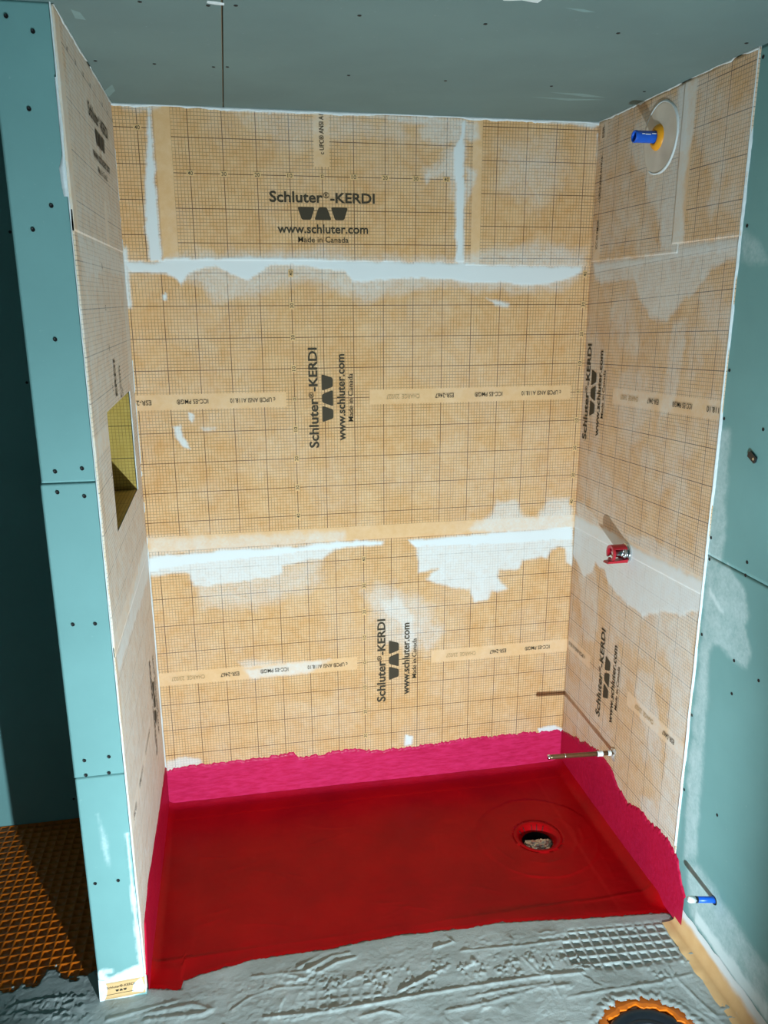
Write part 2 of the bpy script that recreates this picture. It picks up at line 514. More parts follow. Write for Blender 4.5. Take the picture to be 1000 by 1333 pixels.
COLUMN = [
    ([(126, 1268), (131, 1262), (138, 1272), (142, 1274), (165, 1262), (184, 1253), (190, 1262), (192, 1290), (140, 1310), (128, 1310)], 1.0, .003),
    ([(134, 1262), (146, 1262), (146, 1266), (136, 1268)], .8, .003),
    ([(164, 1085), (167, 1085), (178, 1190), (190, 1255), (181, 1258), (174, 1200)], .9, .003),
    ([(127, 1060), (138, 1090), (143, 1130), (136, 1110)], .35, .006),
]


def haze_fn(lst, ax, val, s_ax, base=0.0, amp=0.0):
    polys = []
    for P, lev, fe in lst:
        polys.append((np.array([hit(u, v, ax, val)[[s_ax, 2]] for u, v in P]), lev, fe))

    def fn(P3):
        s = P3[:, s_ax]; z = P3[:, 2]
        n = fbm(s, z, 28, 3) - .5; n2 = fbm(s, z, 90, 8) - .5
        h = base + amp * sstep(fbm(s, z, 7, 5), .42, .68)
        for poly, lev, fe in polys:
            (x0, y0), (x1, y1) = poly.min(0) - .08, poly.max(0) + .08
            k = np.where((s > x0) & (s < x1) & (z > y0) & (z < y1))[0]
            if not len(k): continue
            sd = poly_sd(s[k], z[k], poly) + n[k] * min(.05, .005 + fe * 1.2) + n2[k] * min(.008, .003 + fe * .5)
            h[k] = np.maximum(h[k], lev * sstep(sd, -fe, fe))
        return np.clip(h, 0, 1)
    return fn


HZ_BACK = haze_fn(BACK, 1, 0.0, 0, 0.0, .07)
HZ_RIGHT = haze_fn(RIGHT, 0, W, 1, .14, .22)
HZ_LEFT = haze_fn(LEFT, 0, 0.0, 1, .38, .18)  # overall base whitening paints in the fleece's sheen at a grazing view
HZ_RB = haze_fn(RBOARD, 0, W, 1, 0.0, 0.0)
HZ_COL = haze_fn(COLUMN, 1, -DL, 0, 0.0, 0.0)


class Frame:
    """print frame of a membrane sheet: a (cm) to the right of the lettering, b (cm) up it"""
    def __init__(s, O, A, B, N):
        s.O, s.A, s.B, s.N = [np.array(x, float) for x in (O, A, B, N)]

    def at(s, a, b, off=0.0):
        a = np.asarray(a, float)[..., None]; b = np.asarray(b, float)[..., None]
        return s.O + s.A * a * .01 + s.B * b * .01 + s.N * off


def sheet(name, parent, fr, a0, a1, b0, b1, off, mat, haze=None, step=.6, hole=None, lift=.0013, thick=.0012):
    """a thin sheet with its own rim; hole = (a0,a1,b0,b1) left open"""
    aa = np.linspace(a0, a1, max(2, int(round((a1 - a0) / step)) + 1)); bb = np.linspace(b0, b1, max(2, int(round((b1 - b0) / step)) + 1))
    if hole:
        aa = np.unique(np.r_[aa, hole[0], hole[1]]); bb = np.unique(np.r_[bb, hole[2], hole[3]])
    A, B = np.meshgrid(aa, bb, indexing='ij')
    P = fr.at(A.ravel(), B.ravel(), off)
    hz = haze(P) if haze is not None else np.zeros(len(P))
    P = P + fr.N[None] * (lift * sstep(hz, .55, 1.0))[:, None]
    wob = (fbm(P[:, 0] + P[:, 1], P[:, 2], 6, 2) - .5) * .0012
    P = P + fr.N[None] * wob[:, None]
    nu, nv = len(aa), len(bb)
    keep = np.ones((nu - 1, nv - 1), bool)
    if hole:
        ca = (aa[:-1] + aa[1:]) / 2; cb = (bb[:-1] + bb[1:]) / 2
        keep = ~(((ca > hole[0]) & (ca < hole[1]))[:, None] & ((cb > hole[2]) & (cb < hole[3]))[None])
    F = grid_faces(nu, nv, keep)
    # rim down to the backing
    rim = [i * nv for i in range(nu)] + [(nu - 1) * nv + j for j in range(1, nv)] + [i * nv + nv - 1 for i in range(nu - 2, -1, -1)] + [j for j in range(nv - 2, 0, -1)]
    n = len(P); low = P[rim] - fr.N[None] * (off + thick)
    k = len(rim); r = np.array(rim); q = np.arange(k); q2 = (q + 1) % k
    RF = np.stack([r[q2], r[q], n + q, n + q2], -1)
    uv = np.stack([A.ravel(), B.ravel()], -1)
    return mesh_obj(name, np.r_[P, low], np.r_[F, RF], mat, parent, smooth=False, uv=np.r_[uv, uv[rim]], attrs={'haze': np.r_[hz, hz[rim]]})


# ------------------------------------------------------------------ printing
_txt = {}


def text_mesh(s, bold):
    key = (s, bold)
    if key not in _txt:
        cu = bpy.data.curves.new('t', 'FONT'); cu.body = s; cu.offset = bold; cu.resolution_u = 3
        o = bpy.data.objects.new('t', cu); COL.objects.link(o)
        bpy.context.view_layer.update()
        me = o.to_mesh()
        v = np.array([p.co[:2] for p in me.vertices]); f = [tuple(p.vertices) for p in me.polygons]
        o.to_mesh_clear(); bpy.data.objects.remove(o); bpy.data.curves.remove(cu)
        v = v - v.min(0); _txt[key] = (v, f, v.max(0))
    return _txt[key]


def lay(mb, fr, s, a, b, w, h, off, bold=.012, rot=0):
    """centre text at (a,b) cm; rot=1 turns it a quarter turn left"""
    v, f, mx = text_mesh(s, bold)
    x = (v[:, 0] / mx[0] - .5) * w; y = (v[:, 1] / mx[1] - .5) * h
    if rot: x, y = -y, x
    mb.add(fr.at(a + x, b + y, off), f)


def trapezoid(mb, fr, cx, cy, top, bot, hgt, off, r=.55):
    pts = [(-bot / 2, -hgt / 2), (bot / 2, -hgt / 2), (top / 2, hgt / 2), (-top / 2, hgt / 2)]
    out = []
    for i in range(4):
        p0, p, p1 = [np.array(pts[(i + k) % 4], float) for k in (-1, 0, 1)]
        d0 = (p0 - p) / np.linalg.norm(p0 - p); d1 = (p1 - p) / np.linalg.norm(p1 - p)
        for t in (0, .25, .5, .75, 1):
            out.append((1 - t) ** 2 * (p + d0 * r) + 2 * t * (1 - t) * p + t * t * (p + d1 * r))
    o = np.array(out)
    mb.add(fr.at(cx + o[:, 0], cy + o[:, 1], off), [tuple(range(len(o)))])


def print_sheet(sh, fr, clip, rows=(0,), numerals=True, off=.003, cols=(-40, -30, -20, -10, 0, 10, 20, 30, 40), plates=True):
    """lettering of the roll, kept inside clip=(a0,a1,b0,b1) and out of 'skip' boxes"""
    a0, a1, b0, b1 = clip[:4]; skip = clip[4] if len(clip) > 4 else None

    def inside(p, q, r, s):
        if not (p >= a0 and q <= a1 and r >= b0 and s <= b1): return False
        return True
    for b in rows:
        if inside(-17, 17, b - 20, b - 4):
            mb = MB()
            lay(mb, fr, 'Schluter', -8.25, b - 6.15, 16.6, 3.3, off, .022)
            lay(mb, fr, '®', 1.15, b - 5.5, 1.9, 1.8, off, .004)
            lay(mb, fr, '-KERDI', 9.5, b - 6.25, 14.2, 3.0, off, .024)
            for k, (t, q) in enumerate(((5.4, 2.9), (2.6, 5.4), (5.4, 2.9))):
                trapezoid(mb, fr, (k - 1) * 5.25, b - 10.95, t, q, 3.7, off)
            lay(mb, fr, 'www.schluter.com', 0, b - 15.5, 28.8, 2.7, off, .02)
            lay(mb, fr, 'Made in Canada', 0, b - 18.7, 16, 1.75, off, .004)
            mb.build('printed_logo', M_INK, sh)
        mb = MB(); faint = MB()
        for s, lo_, hi_, m in (('c UPC® ANSI A118.10', 6.4, 21, mb), ('ICC-ES PMG®', 28, 38, mb), ('ESR-2467', 45.5, 52, mb), ('CHARGE  23/027', 57.5, 69, faint)):
            if inside(-1, 1, b + lo_, b + hi_):
                lay(m, fr, s, 0, b + (lo_ + hi_) / 2, hi_ - lo_, 1.55, off, .006, 1)
        if mb.v: mb.build('printed_lettering', M_INK, sh)
        if faint.v: faint.build('printed_batch_code', M_INKL, sh)
        if numerals:
            mb = MB(); pl = MB()
            for a in cols:
                if inside(a - 1, a + 1, b - .8, b + .8):
                    lay(mb, fr, str(abs(a)), a, b, 1.5 if a else .8, 1.1, off + .0003, .01)
                    w = 1.15 if a else .7
                    pl.add(fr.at(np.array([a - w, a + w, a + w, a - w]), np.array([b - .8, b - .8, b + .8, b + .8]), off), [(0, 1, 2, 3)])
            if mb.v:
                mb.build('printed_numerals', M_INK, sh)
                if plates: pl.build('numeral_ground', M_PLATE, sh)


_screw = None


def screws(board, P3, n):
    """countersunk drywall screws at the given points"""
    global _screw
    n = Vector(n)
    if _screw is None:
        mb = MB().lathe([(.0044, 0), (.0041, .0009), (.0030, .0009), (.0016, .0002), (.0001, .0002)], (0, 0, 0), (0, 0, 1), 12)
        me_o = mb.build('screw', M_SCREW); _screw = me_o.data; bpy.data.objects.remove(me_o)
    q = n.to_track_quat('Z', 'Y')
    for p in P3:
        o = bpy.data.objects.new('screw', _screw); link(o, board)
        o.location = Vector(p) + n * .0002; o.rotation_mode = 'QUATERNION'; o.rotation_quaternion = q


def bead(name, parent, p0, p1, across, n, w0, w1, off, seed, mat=None, gaps=0.0):
    """ragged bead of thinset along p0..p1 lying on a surface; across = direction it spreads"""
    p0, p1, across, n = [np.array(x, float) for x in (p0, p1, across, n)]
    L = np.linalg.norm(p1 - p0); m = int(L / .006) + 2
    t = np.linspace(0, 1, m); s = t * L
    wn = fbm(s, s * 0 + seed, 14, seed); wf = fbm(s, s * 0, 70, seed + 3)
    wd = w0 + (w1 - w0) * sstep(wn, .35, .75) * (.5 + wf)
    if gaps: wd = wd * sstep(fbm(s, s * 0 + 3.3, 10, seed + 9), gaps - .08, gaps + .05)
    rows = []
    for fr_, hh in ((0, 0.0), (0.0, 1.0), (.55, .9), (1.0, 0.0)):
        rows.append(p0 + (p1 - p0) * t[:, None] + across * (wd * fr_)[:, None] + n * ((off + .002 * (.6 + wf)) * hh)[:, None] * 1.0)
    V = np.stack(rows, 1).reshape(-1, 3)
    return mesh_obj(name, V, grid_faces(m, 4), mat or M_THIN, parent, smooth=True)


def structure(o):
    o['kind'] = 'structure'; return o


# ------------------------------------------------------------------ the shell
YB = -3.3                      # the room goes on behind the photographer
XL = -1.45
FLB = MB()
# slab pieces leave the pan recess, the drain and the toilet pipe free
TX, TY = 1.262, -1.237
FLB.box(XL, W + .1, YB, TY - .12, -.30, ZF - .008)
FLB.box(XL, TX - .12, TY - .12, -.79, -.30, ZF - .008)
FLB.box(TX + .12, W + .1, TY - .12, -.79, -.30, ZF - .008)
FLB.box(TX - .12, TX + .12, TY + .12, -.79, -.30, ZF - .008)
FLB.box(XL, -.115, -.79, .06, -.30, ZF - .008)
FLB.box(-.115, W + .1, -.79, .06, -.34, -.28)
floor = structure(FLB.build('floor', M_MORTAR))
floor['label'] = 'bathroom floor of grey mortar over orange uncoupling mat'

wall_back = structure(MB().box(-.02, W + .02, .0005, .06, -.28, H + .02).build('wall_back', M_FRAME))
wall_back['label'] = 'back wall of the shower covered in orange gridded membrane sheets'

wall_right = structure(MB().box(W + .0130, W + .09, YB, .06, -.28, H + .02).build('wall_right', M_FRAME))
wall_right['label'] = 'right wall with plumbing stubs, membrane inside the shower and green board beyond'

NY0, NY1, NZ0, NZ1, NX = -.617, -.140, 1.215, 1.520, -.098
wl = MB()
wl.box(-.117, -.0005, -DL + .0125, NY0, ZF - .005, H)
wl.box(-.117, -.0005, NY1, 0.0, ZF - .005, H)
wl.box(-.117, -.0005, NY0, NY1, ZF - .005, NZ0)
wl.box(-.117, -.0005, NY0, NY1, NZ1, H)
wl.box(-.117, NX - .002, NY0, NY1, NZ0, NZ1)
wall_left = structure(wl.build('wall_left', M_BOARD))
wall_left['label'] = 'partition wall on the left with green board end and recessed niche'

wall_hall = structure(MB().box(XL, -.1175, .0, .06, -.28, H + .02).build('wall_side_room', M_BOARD))
wall_hall['label'] = 'green board wall in shadow beyond the partition'
structure(MB().box(XL - .06, XL, YB, .06, -.28, H + .02).build('wall_far_left', M_BOARD))

ceiling = structure(MB().box(XL, W + .09, YB, .06, H + .0135, H + .06).build('ceiling', M_FRAME))
ceiling['label'] = 'low green board ceiling with one open joint'

# ceiling boards with an open joint
SEAM = .325
cb = []
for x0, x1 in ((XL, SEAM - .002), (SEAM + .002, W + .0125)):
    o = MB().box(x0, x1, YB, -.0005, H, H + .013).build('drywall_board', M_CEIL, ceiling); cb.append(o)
cs = [hit(u, v, 2, H) for u, v in [(182, 2), (271, 7), (278, 87), (124, 79), (201, 83), (307, 7), (296, 87), (468, 20), (454, 98), (632, 31), (580, 105),
                                  (805, 43), (718, 112), (972, 56), (839, 119)]]
screws(cb[0], cs[:5], (0, 0, -1)); screws(cb[1], cs[5:], (0, 0, -1))
# smears on the ceiling
def blob(name, parent, px, ax, val, n, off=.0012, mat=None):
    P = np.array([hit(u, v, ax, val) for u, v in px]); c = P.mean(0); n = np.array(n, float)
    V = [c + n * off] + [p for p in P] + [c + (p - c) * .7 + n * off for p in P]
    k = len(P); F = []
    for i in range(k):
        j = (i + 1) % k
        F += [(1 + i, 1 + j, 1 + k + j, 1 + k + i), (0, 1 + k + i, 1 + k + j)]
    return mesh_obj(name, V, F, mat or M_THIN, parent, smooth=True)


blob('thinset_smear', ceiling, [(652, -2), (656, 1), (680, 0), (700, 4), (706, 0), (703, -6), (655, -8)], 2, H, (0, 0, -1))
blob('thinset_smear', ceiling, [(270, 1), (281, 2), (292, 4), (292, 7), (280, 6), (269, 4)], 2, H, (0, 0, -1))
M_SMEAR = simple('thin_film', srgb(124, 148, 145), .8)
for px in ([(715, 120), (760, 122), (790, 127), (760, 126)], [(690, 126), (740, 128), (790, 130), (740, 131)], [(735, 10), (760, 12), (776, 16), (760, 16)],
           [(92, 12), (104, 16), (112, 26), (98, 24)], [(134, 120), (146, 110), (150, 118), (142, 126)]):
    blob('trowel_streak', ceiling, px, 2, H, (0, 0, -1), .0004, M_SMEAR)

# ------------------------------------------------------------------ back wall sheets
NB = (0, -1, 0)
fr_mid = Frame((.5106, 0, 1.4665), (0, 0, 1), (-1, 0, 0), NB)
fr_bot = Frame((.7371, 0, .494), (0, 0, 1), (-1, 0, 0), NB)
fr_top = Frame((.6173, 0, 2.1555), (1, 0, 0), (0, 0, 1), NB)
fr_tl = Frame((-.328, 0, 2.278), (1, 0, 0), (0, 0, 1), NB)
fr_tr = Frame((1.585, 0, 2.216), (1, 0, 0), (0, 0, 1), NB)
c2 = lambda x, o: (x - o) * 100
s = sheet('membrane_sheet', wall_back, fr_bot, -49.4, 49.6, -(W - .737) * 100, 73.7, .001, M_MEMB, HZ_BACK)
print_sheet(s, fr_bot, (-49, 49, -79, 73), rows=(0, -100))
s = sheet('membrane_sheet', wall_back, fr_tl, 32.8, 45.4, -37.8, 6.3, .0033, M_MEMB, HZ_BACK)
print_sheet(s, fr_tl, (33, 45.4, -33, 6), rows=(0,), cols=(40,), off=.005)
s = sheet('membrane_sheet', wall_back, fr_tr, -50, -5.3, -32.3, 12.5, .0033, M_MEMB, HZ_BACK)
s = sheet('membrane_sheet', wall_back, fr_top, -50, 48.6, -25.2, 18.5, .0042, M_MEMB, HZ_BACK)
print_sheet(s, fr_top, (-50, 48, -25, 18.5), rows=(0,), off=.006)
mb = MB(); lay(mb, fr_top, 'c UPC® ANSI A1', 0, 12.0, 11.3, 1.55, .006, .006, 1); mb.build('printed_lettering', M_INK, s)
s = sheet('membrane_sheet', wall_back, fr_mid, -50, 50, -(W - .5106) * 100, 51.06, .0025, M_MEMB, HZ_BACK)
print_sheet(s, fr_mid, (-50, 50, -102, 51), rows=(0, -100), off=.0045)
mb = MB(); lay(mb, fr_mid, 'ESR-2', 0, 48.2, 4.6, 1.55, .0045, .006, 1); mb.build('printed_lettering', M_INK, s)

bead('thinset_bead', wall_back, (.0, 0, H), (W, 0, H), (0, 0, -1), NB, .005, .014, .0045, 5)

# ------------------------------------------------------------------ right wall sheets
NR = (-1, 0, 0)
fr_rm = Frame((W, .021, 1.4655), (0, 0, 1), (0, 1, -.0506), NR)
fr_rb = Frame((W, -.226, .514), (0, 0, 1), (0, 1, -.02), NR)
fr_rt1 = Frame((W, -.045, 2.2555), (0, -1, 0), (0, 0, 1), NR)
fr_rt2 = Frame((W, -1.03, 2.315), (0, -1, 0), (0, 0, 1), NR)
s = sheet('membrane_sheet', wall_right, fr_rb, -51.3, 50, -(DR - .226) * 100, 22.6, .001, M_MEMB, HZ_RIGHT)
print_sheet(s, fr_rb, (-51, 50, -60.7, 22.4), rows=(0, -100), cols=())
s = sheet('membrane_sheet', wall_right, fr_rt1, -4.5, 51, -35.0, 8.4, .0035, M_MEMB, HZ_RIGHT)
mb = MB()
for b_, t_ in ((-9.5, 'c UPC® ANSI A118.10'), (-26.5, 'ICC-ES PMG®'), (5.2, 'ESR-')):
    lay(mb, fr_rt1, t_, 0, b_, {'c': 14, 'I': 9, 'E': 4}[t_[0]], 1.5, .0055, .006, 1)
mb.build('printed_lettering', M_INK, s)
s = sheet('membrane_sheet', wall_right, fr_rt2, -51, -19.7, -38.4, 2.5, .0042, M_MEMB, HZ_RIGHT)
s = sheet('membrane_sheet', wall_right, fr_rm, -50, 50, -(DR + .021) * 100, -2.1, .0025, M_MEMB, HZ_RIGHT)
print_sheet(s, fr_rm, (-50, 50, -85, -2.5), rows=(0, -100), cols=(), off=.0045)
mb = MB(); lay(mb, fr_rm, '118.10', 0, -81.6, 5.4, 1.5, .0045, .006, 1); mb.build('printed_lettering', M_INK, s)
bead('thinset_bead', wall_right, (W, 0, H), (W, -DR, H), (0, 0, -1), NR, .003, .010, .004, 15, None, .45)
bead('thinset_bead', wall_right, (W, -DR + .003, 0.22), (W, -DR + .003, H), (0, -1, 0), NR, .0025, .006, .004, 25)

# drywall boards of the right wall, running on behind the photographer
fb = Frame((W, 0, 0), (0, 0, 1), (0, 1, 0), NR)
SZ = 1.125
rb = []
for z0, z1 in ((ZF - .004, SZ - .0012), (SZ + .0012, H)):
    rb.append(sheet('drywall_board', wall_right, fb, z0 * 100, z1 * 100, -150, 0, 0, M_BOARD, HZ_RB, step=.9, lift=.0008, thick=.0125))
    MB().box(W, W + .0125, YB, -1.5005, z0, z1).build('drywall_board', M_BOARD, wall_right)
rs = [hit(u, v, 0, W) for u, v in [(994, 74), (973, 294), (950, 482), (943, 545), (994, 559), (926, 700), (924, 728), (973, 732), (971, 749), (914, 826), (956, 860),
                                  (988, 886), (953, 903), (901, 931), (934, 1061), (891, 1028)]]
screws(rb[1], [p for p in rs if p[2] > SZ], NR); screws(rb[0], [p for p in rs if p[2] <= SZ], NR)

# amber band bridging wall and floor outside the pan
bandv = []
for i, y in enumerate(np.linspace(-.868, YB + .02, 240)):
    e = (fbm(np.array([y]), np.array([0.]), 30, 5)[0] - .5) * .012
    bandv += [(W - .0012, y, .050 + e), (W - .0015, y, .02), (W - .008, y, ZF + .012), (W - .020, y, ZF + .0065), (W - .046 + e, y, ZF + .0060), (W - .048 + e, y, ZF)]
mesh_obj('corner_band', bandv, grid_faces(240, 6), M_CAULK, floor, smooth=True)

# ------------------------------------------------------------------ partition: sheets, niche, end boards
NLs = (1, 0, 0)
fr_lm = Frame((0, .5106, 1.4665), (0, 0, 1), (0, -1, 0), NLs)
fr_lb = Frame((0, -.27, .494), (0, 0, 1), (0, -1, 0), NLs)
fr_lt = Frame((0, -.325, 2.290), (0, 1, 0), (0, 0, 1), NLs)
D1 = DL - .004
s = sheet('membrane_sheet', wall_left, fr_lb, -49.4, 49.6, -27, (D1 - .27) * 100, .001, M_MEMB, HZ_LEFT)
print_sheet(s, fr_lb, (-49, 49, -26.9, 56), rows=(0, -100), off=.003, cols=())
s = sheet('membrane_sheet', wall_left, fr_lt, -(D1 - .325) * 100, 32.5, -36.5, 5.0, .0035, M_MEMB, HZ_LEFT)
print_sheet(s, fr_lt, (-50, 32.4, -34.5, 5), rows=(0,), cols=(-40, -30, -20, -10, 10, 20, 30), off=.0055, plates=False)
s = sheet('membrane_sheet', wall_left, fr_lm, -50, 50, 51.1, (D1 + .5106) * 100, .0025, M_MEMB, HZ_LEFT,
          hole=((NZ0 - 1.4665) * 100, (NZ1 - 1.4665) * 100, (.5106 - NY1) * 100, (.5106 - NY0) * 100))
# lettering that shows above and before the niche opening
mb = MB()
def clip_text(fr, txt, a, b, w, h, amin, off, bold):
    v, f, mx = text_mesh(txt, bold)
    x = a + (v[:, 0] / mx[0] - .5) * w; y = b + (v[:, 1] / mx[1] - .5) * h
    f = [q for q in f if min(x[list(q)]) > amin]
    used = sorted({i for q in f for i in q}); mp = {i: k for k, i in enumerate(used)}
    if f: mb.add(fr.at(x[used], y[used], off), [tuple(mp[i] for i in q) for q in f])
am = (NZ1 - 1.4665) * 100 + .3
clip_text(fr_lm, '-KERDI', 9.5, 93.75, 14.2, 3.0, am, .0045, .024)
clip_text(fr_lm, 'www.schluter.com', 0, 84.5, 28.8, 2.7, am, .0045, .014)
clip_text(fr_lm, 'Made in Canada', 0, 81.3, 16, 1.75, am, .0045, .008)
mb.build('printed_logo', M_INK, s)
mb = MB()
for a_ in (10, 20, 30, 40):
    lay(mb, fr_lm, str(a_), a_, 100, 1.5, 1.1, .0045, .01)
lay(mb, fr_lm, '10', -10, 115.0, 1.5, 1.1, .0045, .01)
mb.build('printed_numerals', M_INK, s)

# niche lining, five boards
npan = lambda name, O, A, B, N, a, b: sheet(name, wall_left, Frame(O, A, B, N), .0, a, .0, b, .0005, M_NICHE, None, step=2.5, thick=.001)
d_, w_, h_ = -NX * 100, (NY1 - NY0) * 100, (NZ1 - NZ0) * 100
npan('niche_back', (NX, NY0, NZ0), (0, 1, 0), (0, 0, 1), (1, 0, 0), w_, h_)
npan('niche_side', (NX, NY1, NZ0), (1, 0, 0), (0, 0, 1), (0, -1, 0), d_, h_)
npan('niche_side', (0, NY0, NZ0), (-1, 0, 0), (0, 0, 1), (0, 1, 0), d_, h_)
npan('niche_sill', (NX, NY0, NZ0), (1, 0, 0), (0, 1, 0), (0, 0, 1), d_, w_)
npan('niche_head', (NX, NY1, NZ1), (1, 0, 0), (0, -1, 0), (0, 0, -1), d_, w_)
bead('thinset_bead', wall_left, (.002, NY1 + .001, NZ0), (.002, NY1 + .001, NZ1), (0, 1, 0), (1, 0, 0), .0006, .003, .001, 33)

# green boards on the end of the partition
fe = Frame((0, -DL + .0005, 0), (1, 0, 0), (0, 0, 1), (0, -1, 0))
ends = []
for z0, z1, dx in ((ZF, .655, 0), (.658, 1.393, -.001), (1.396, H, .002)):
    ends.append(sheet('drywall_board', wall_left, fe, -11.9 + dx * 100, -.1, z0 * 100, z1 * 100, 0, M_BOARD, HZ_COL, step=.5, lift=.0012, thick=.0125))
es = [hit(u, v, 1, -DL) for u, v in [(8, 21), (43, 41), (38, 142), (67, 268), (43, 299), (72, 442), (72, 614), (107, 610), (75, 641), (110, 646), (95, 813), (124, 812),
                                    (110, 990), (142, 985), (112, 1009), (142, 1006), (124, 1150), (154, 1146)]]
for o, (z0, z1) in zip(ends, ((ZF, .655), (.658, 1.393), (1.396, H))):
    screws(o, [p + np.array([0, -.0006, 0]) for p in es if z0 < p[2] <= z1], (0, -1, 0))
bead('thinset_bead', wall_left, (-.002, -DL, .02), (-.002, -DL, H), (1, 0, 0), (0, -1, 0), .0012, .0035, .002, 51)
bead('thinset_bead', wall_left, (-.002, -DL, 1.99), (-.002, -DL, 2.21), (-1, 0, 0), (0, -1, 0), .004, .011, .002, 56)
bead('thinset_bead', wall_left, (.001, -D1, H), (.001, -.002, H), (0, 0, -1), (1, 0, 0), .003, .010, .002, 61, None, .42)
bead('thinset_bead', wall_left, (.001, -.001, .14), (.001, -.001, H), (0, -1, 0), (1, 0, 0), .001, .007, .002, 65)
# scrap of membrane at the foot of the partition, lettered
fs = Frame((-.052, -DL - .0018, .012), (1, 0, .05), (0, 0, 1), (0, -1, 0))
s = sheet('membrane_offcut', wall_left, fs, -6.4, 4.9, -2.2, 2.9, .0, M_PLATE, None, step=1, thick=.001)
mb = MB()
lay(mb, fs, 'Schluter®-KERDI', -1.2, 1.5, 7.2, .8, .0006, .012)
for k, (t, q) in enumerate(((.95, .5), (.5, .95), (.95, .5))):
    trapezoid(mb, fs, -1.2 + (k - 1) * 1.0, .2, t, q, .6, .0006, .08)
mb.add(fs.at(np.array([-5.6, 3.0, 3.0, -5.6]), np.array([-.85, -.85, -.72, -.72]), .0006), [(0, 1, 2, 3)])
mb.build('printed_logo', M_INK, s)
blob('thinset_smear', wall_left, [(128, 1276), (136, 1277), (140, 1286), (139, 1296), (136, 1303), (130, 1304)], 1, -DL - .0020, (0, -1, 0), .0006)
blob('thinset_smear', wall_left, [(174, 1280), (184, 1272), (189, 1286), (186, 1291), (172, 1291)], 1, -DL - .0020, (0, -1, 0), .0006)

# a few screws in the shaded side-room wall
screws(wall_hall, [hit(u, v, 1, 0) for u, v in [(13, 302), (35, 498), (58, 661), (60, 678), (96, 1040)]], (0, -1, 0))

# ------------------------------------------------------------------ floor coverings
# orange uncoupling mat with square pits
DP = .0295
mx0, mx1, my0, my1 = -.90, -.1175, -.80, -.003
xs = []; x = mx0
prof = [(0, 0), (.12, 0), (.20, 1), (.88, 1), (.96, 0)]
def ticks(a, b):
    t, h = [], []
    k = 0
    while a + k * DP < b:
        for q, d in prof:
            p = a + (k + q) * DP
            if p < b: t.append(p); h.append(d)
        k += 1
    t.append(b); h.append(0)
    return np.array(t), np.array(h)
tx, hx = ticks(mx0, mx1); ty, hy = ticks(my0, my1)
X, Y = np.meshgrid(tx, ty, indexing='ij'); D = hx[:, None] * hy[None]
Z = ZF + .001 - .0046 * D + (fbm(X, Y, 5, 4) - .5) * .002
mat_o = mesh_obj('uncoupling_mat', np.stack([X, Y, Z], -1).reshape(-1, 3), grid_faces(len(tx), len(ty)), M_ORANGE, floor)
mat_o['label'] = 'orange plastic uncoupling mat with square pits'

# front edge of the red pan and of the mortar, as functions of x
edge_px = [(186, 1288), (215, 1290), (238, 1290), (239, 1279), (262, 1270), (300, 1259), (330, 1250), (380, 1243), (430, 1237), (480, 1226), (520, 1219), (560, 1215), (610, 1209),
           (650, 1203), (700, 1200), (760, 1197), (820, 1193), (866, 1190), (884, 1196), (900, 1206)]
EP = np.array([hit(u, v, 2, ZF)[:2] for u, v in edge_px]); EP = EP[np.argsort(EP[:, 0])]
def pan_front(x):
    return np.interp(x, EP[:, 0], EP[:, 1])


gx = np.arange(-.95, W - .002, .0033); gy = np.arange(-1.62, -.68, .0033)
X, Y = np.meshgrid(gx, gy, indexing='ij')
hgt = (fbm(X, Y, 4, 21) - .5) * .004 + (fbm(X, Y, 18, 22) - .5) * .0016 + (vnoise(X, Y, 110, 23) - .5) * .0006
# trowel streaks running with the edge
hgt += (fbm(X * .25 + Y * .02, Y + X * .03, 60, 24) - .5) * .0012
def ridge(pts, h, w):
    global hgt
    P = np.array([hit(u, v, 2, ZF)[:2] for u, v in pts])
    d = np.full(X.shape, 9.0)
    for a, b in zip(P[:-1], P[1:]):
        e = b - a; t = np.clip(((X - a[0]) * e[0] + (Y - a[1]) * e[1]) / (e @ e), 0, 1)
        d = np.minimum(d, np.hypot(X - a[0] - t * e[0], Y - a[1] - t * e[1]))
    hgt = hgt + .62 * h * np.exp(-(d / (w * .75)) ** 2) * (.35 + 1.3 * fbm(X, Y, 45, 27))
for pts, h, w in [
    ([(345, 1327), (430, 1318), (520, 1302), (600, 1288), (700, 1273), (760, 1268)], .0045, .006),
    ([(580, 1318), (640, 1306), (700, 1288), (740, 1284)], .003, .007),
    ([(600, 1240), (690, 1232), (800, 1216), (880, 1203)], .003, .0045),
    ([(680, 1248), (700, 1268), (715, 1272), (730, 1300)], .0028, .005),
    ([(330, 1273), (400, 1266), (440, 1268)], .002, .005),
    ([(300, 1318), (325, 1300), (360, 1288), (410, 1284)], .002, .004),
    ([(190, 1322), (250, 1310), (275, 1316), (262, 1322), (190, 1330)], .005, .009),
    ([(140, 1330), (190, 1316), (230, 1305)], .004, .007),
    ([(388, 1262), (420, 1242), (440, 1238)], .006, .006), ([(400, 1266), (432, 1246), (455, 1242)], .006, .006), ([(414, 1268), (440, 1254), (462, 1248)], .005, .006),
    ([(565, 1236), (590, 1228), (580, 1220)], .005, .004), ([(520, 1292), (545, 1280), (560, 1272), (580, 1262)], .005, .005),
    ([(740, 1300), (790, 1291), (850, 1282), (900, 1270)], .0025, .006),
    ([(880, 1275), (905, 1300), (940, 1333)], .003, .006), ([(860, 1290), (895, 1310), (930, 1333)], .002, .005),
    ([(20, 1310), (60, 1302), (110, 1300)], .003, .006), ([(0, 1325), (50, 1322), (90, 1326)], .003, .006),
    ([(610, 1300), (660, 1290), (715, 1282)], .003, .006), ([(470, 1325), (500, 1318), (520, 1322)], .003, .006),
]: ridge(pts, h, w)
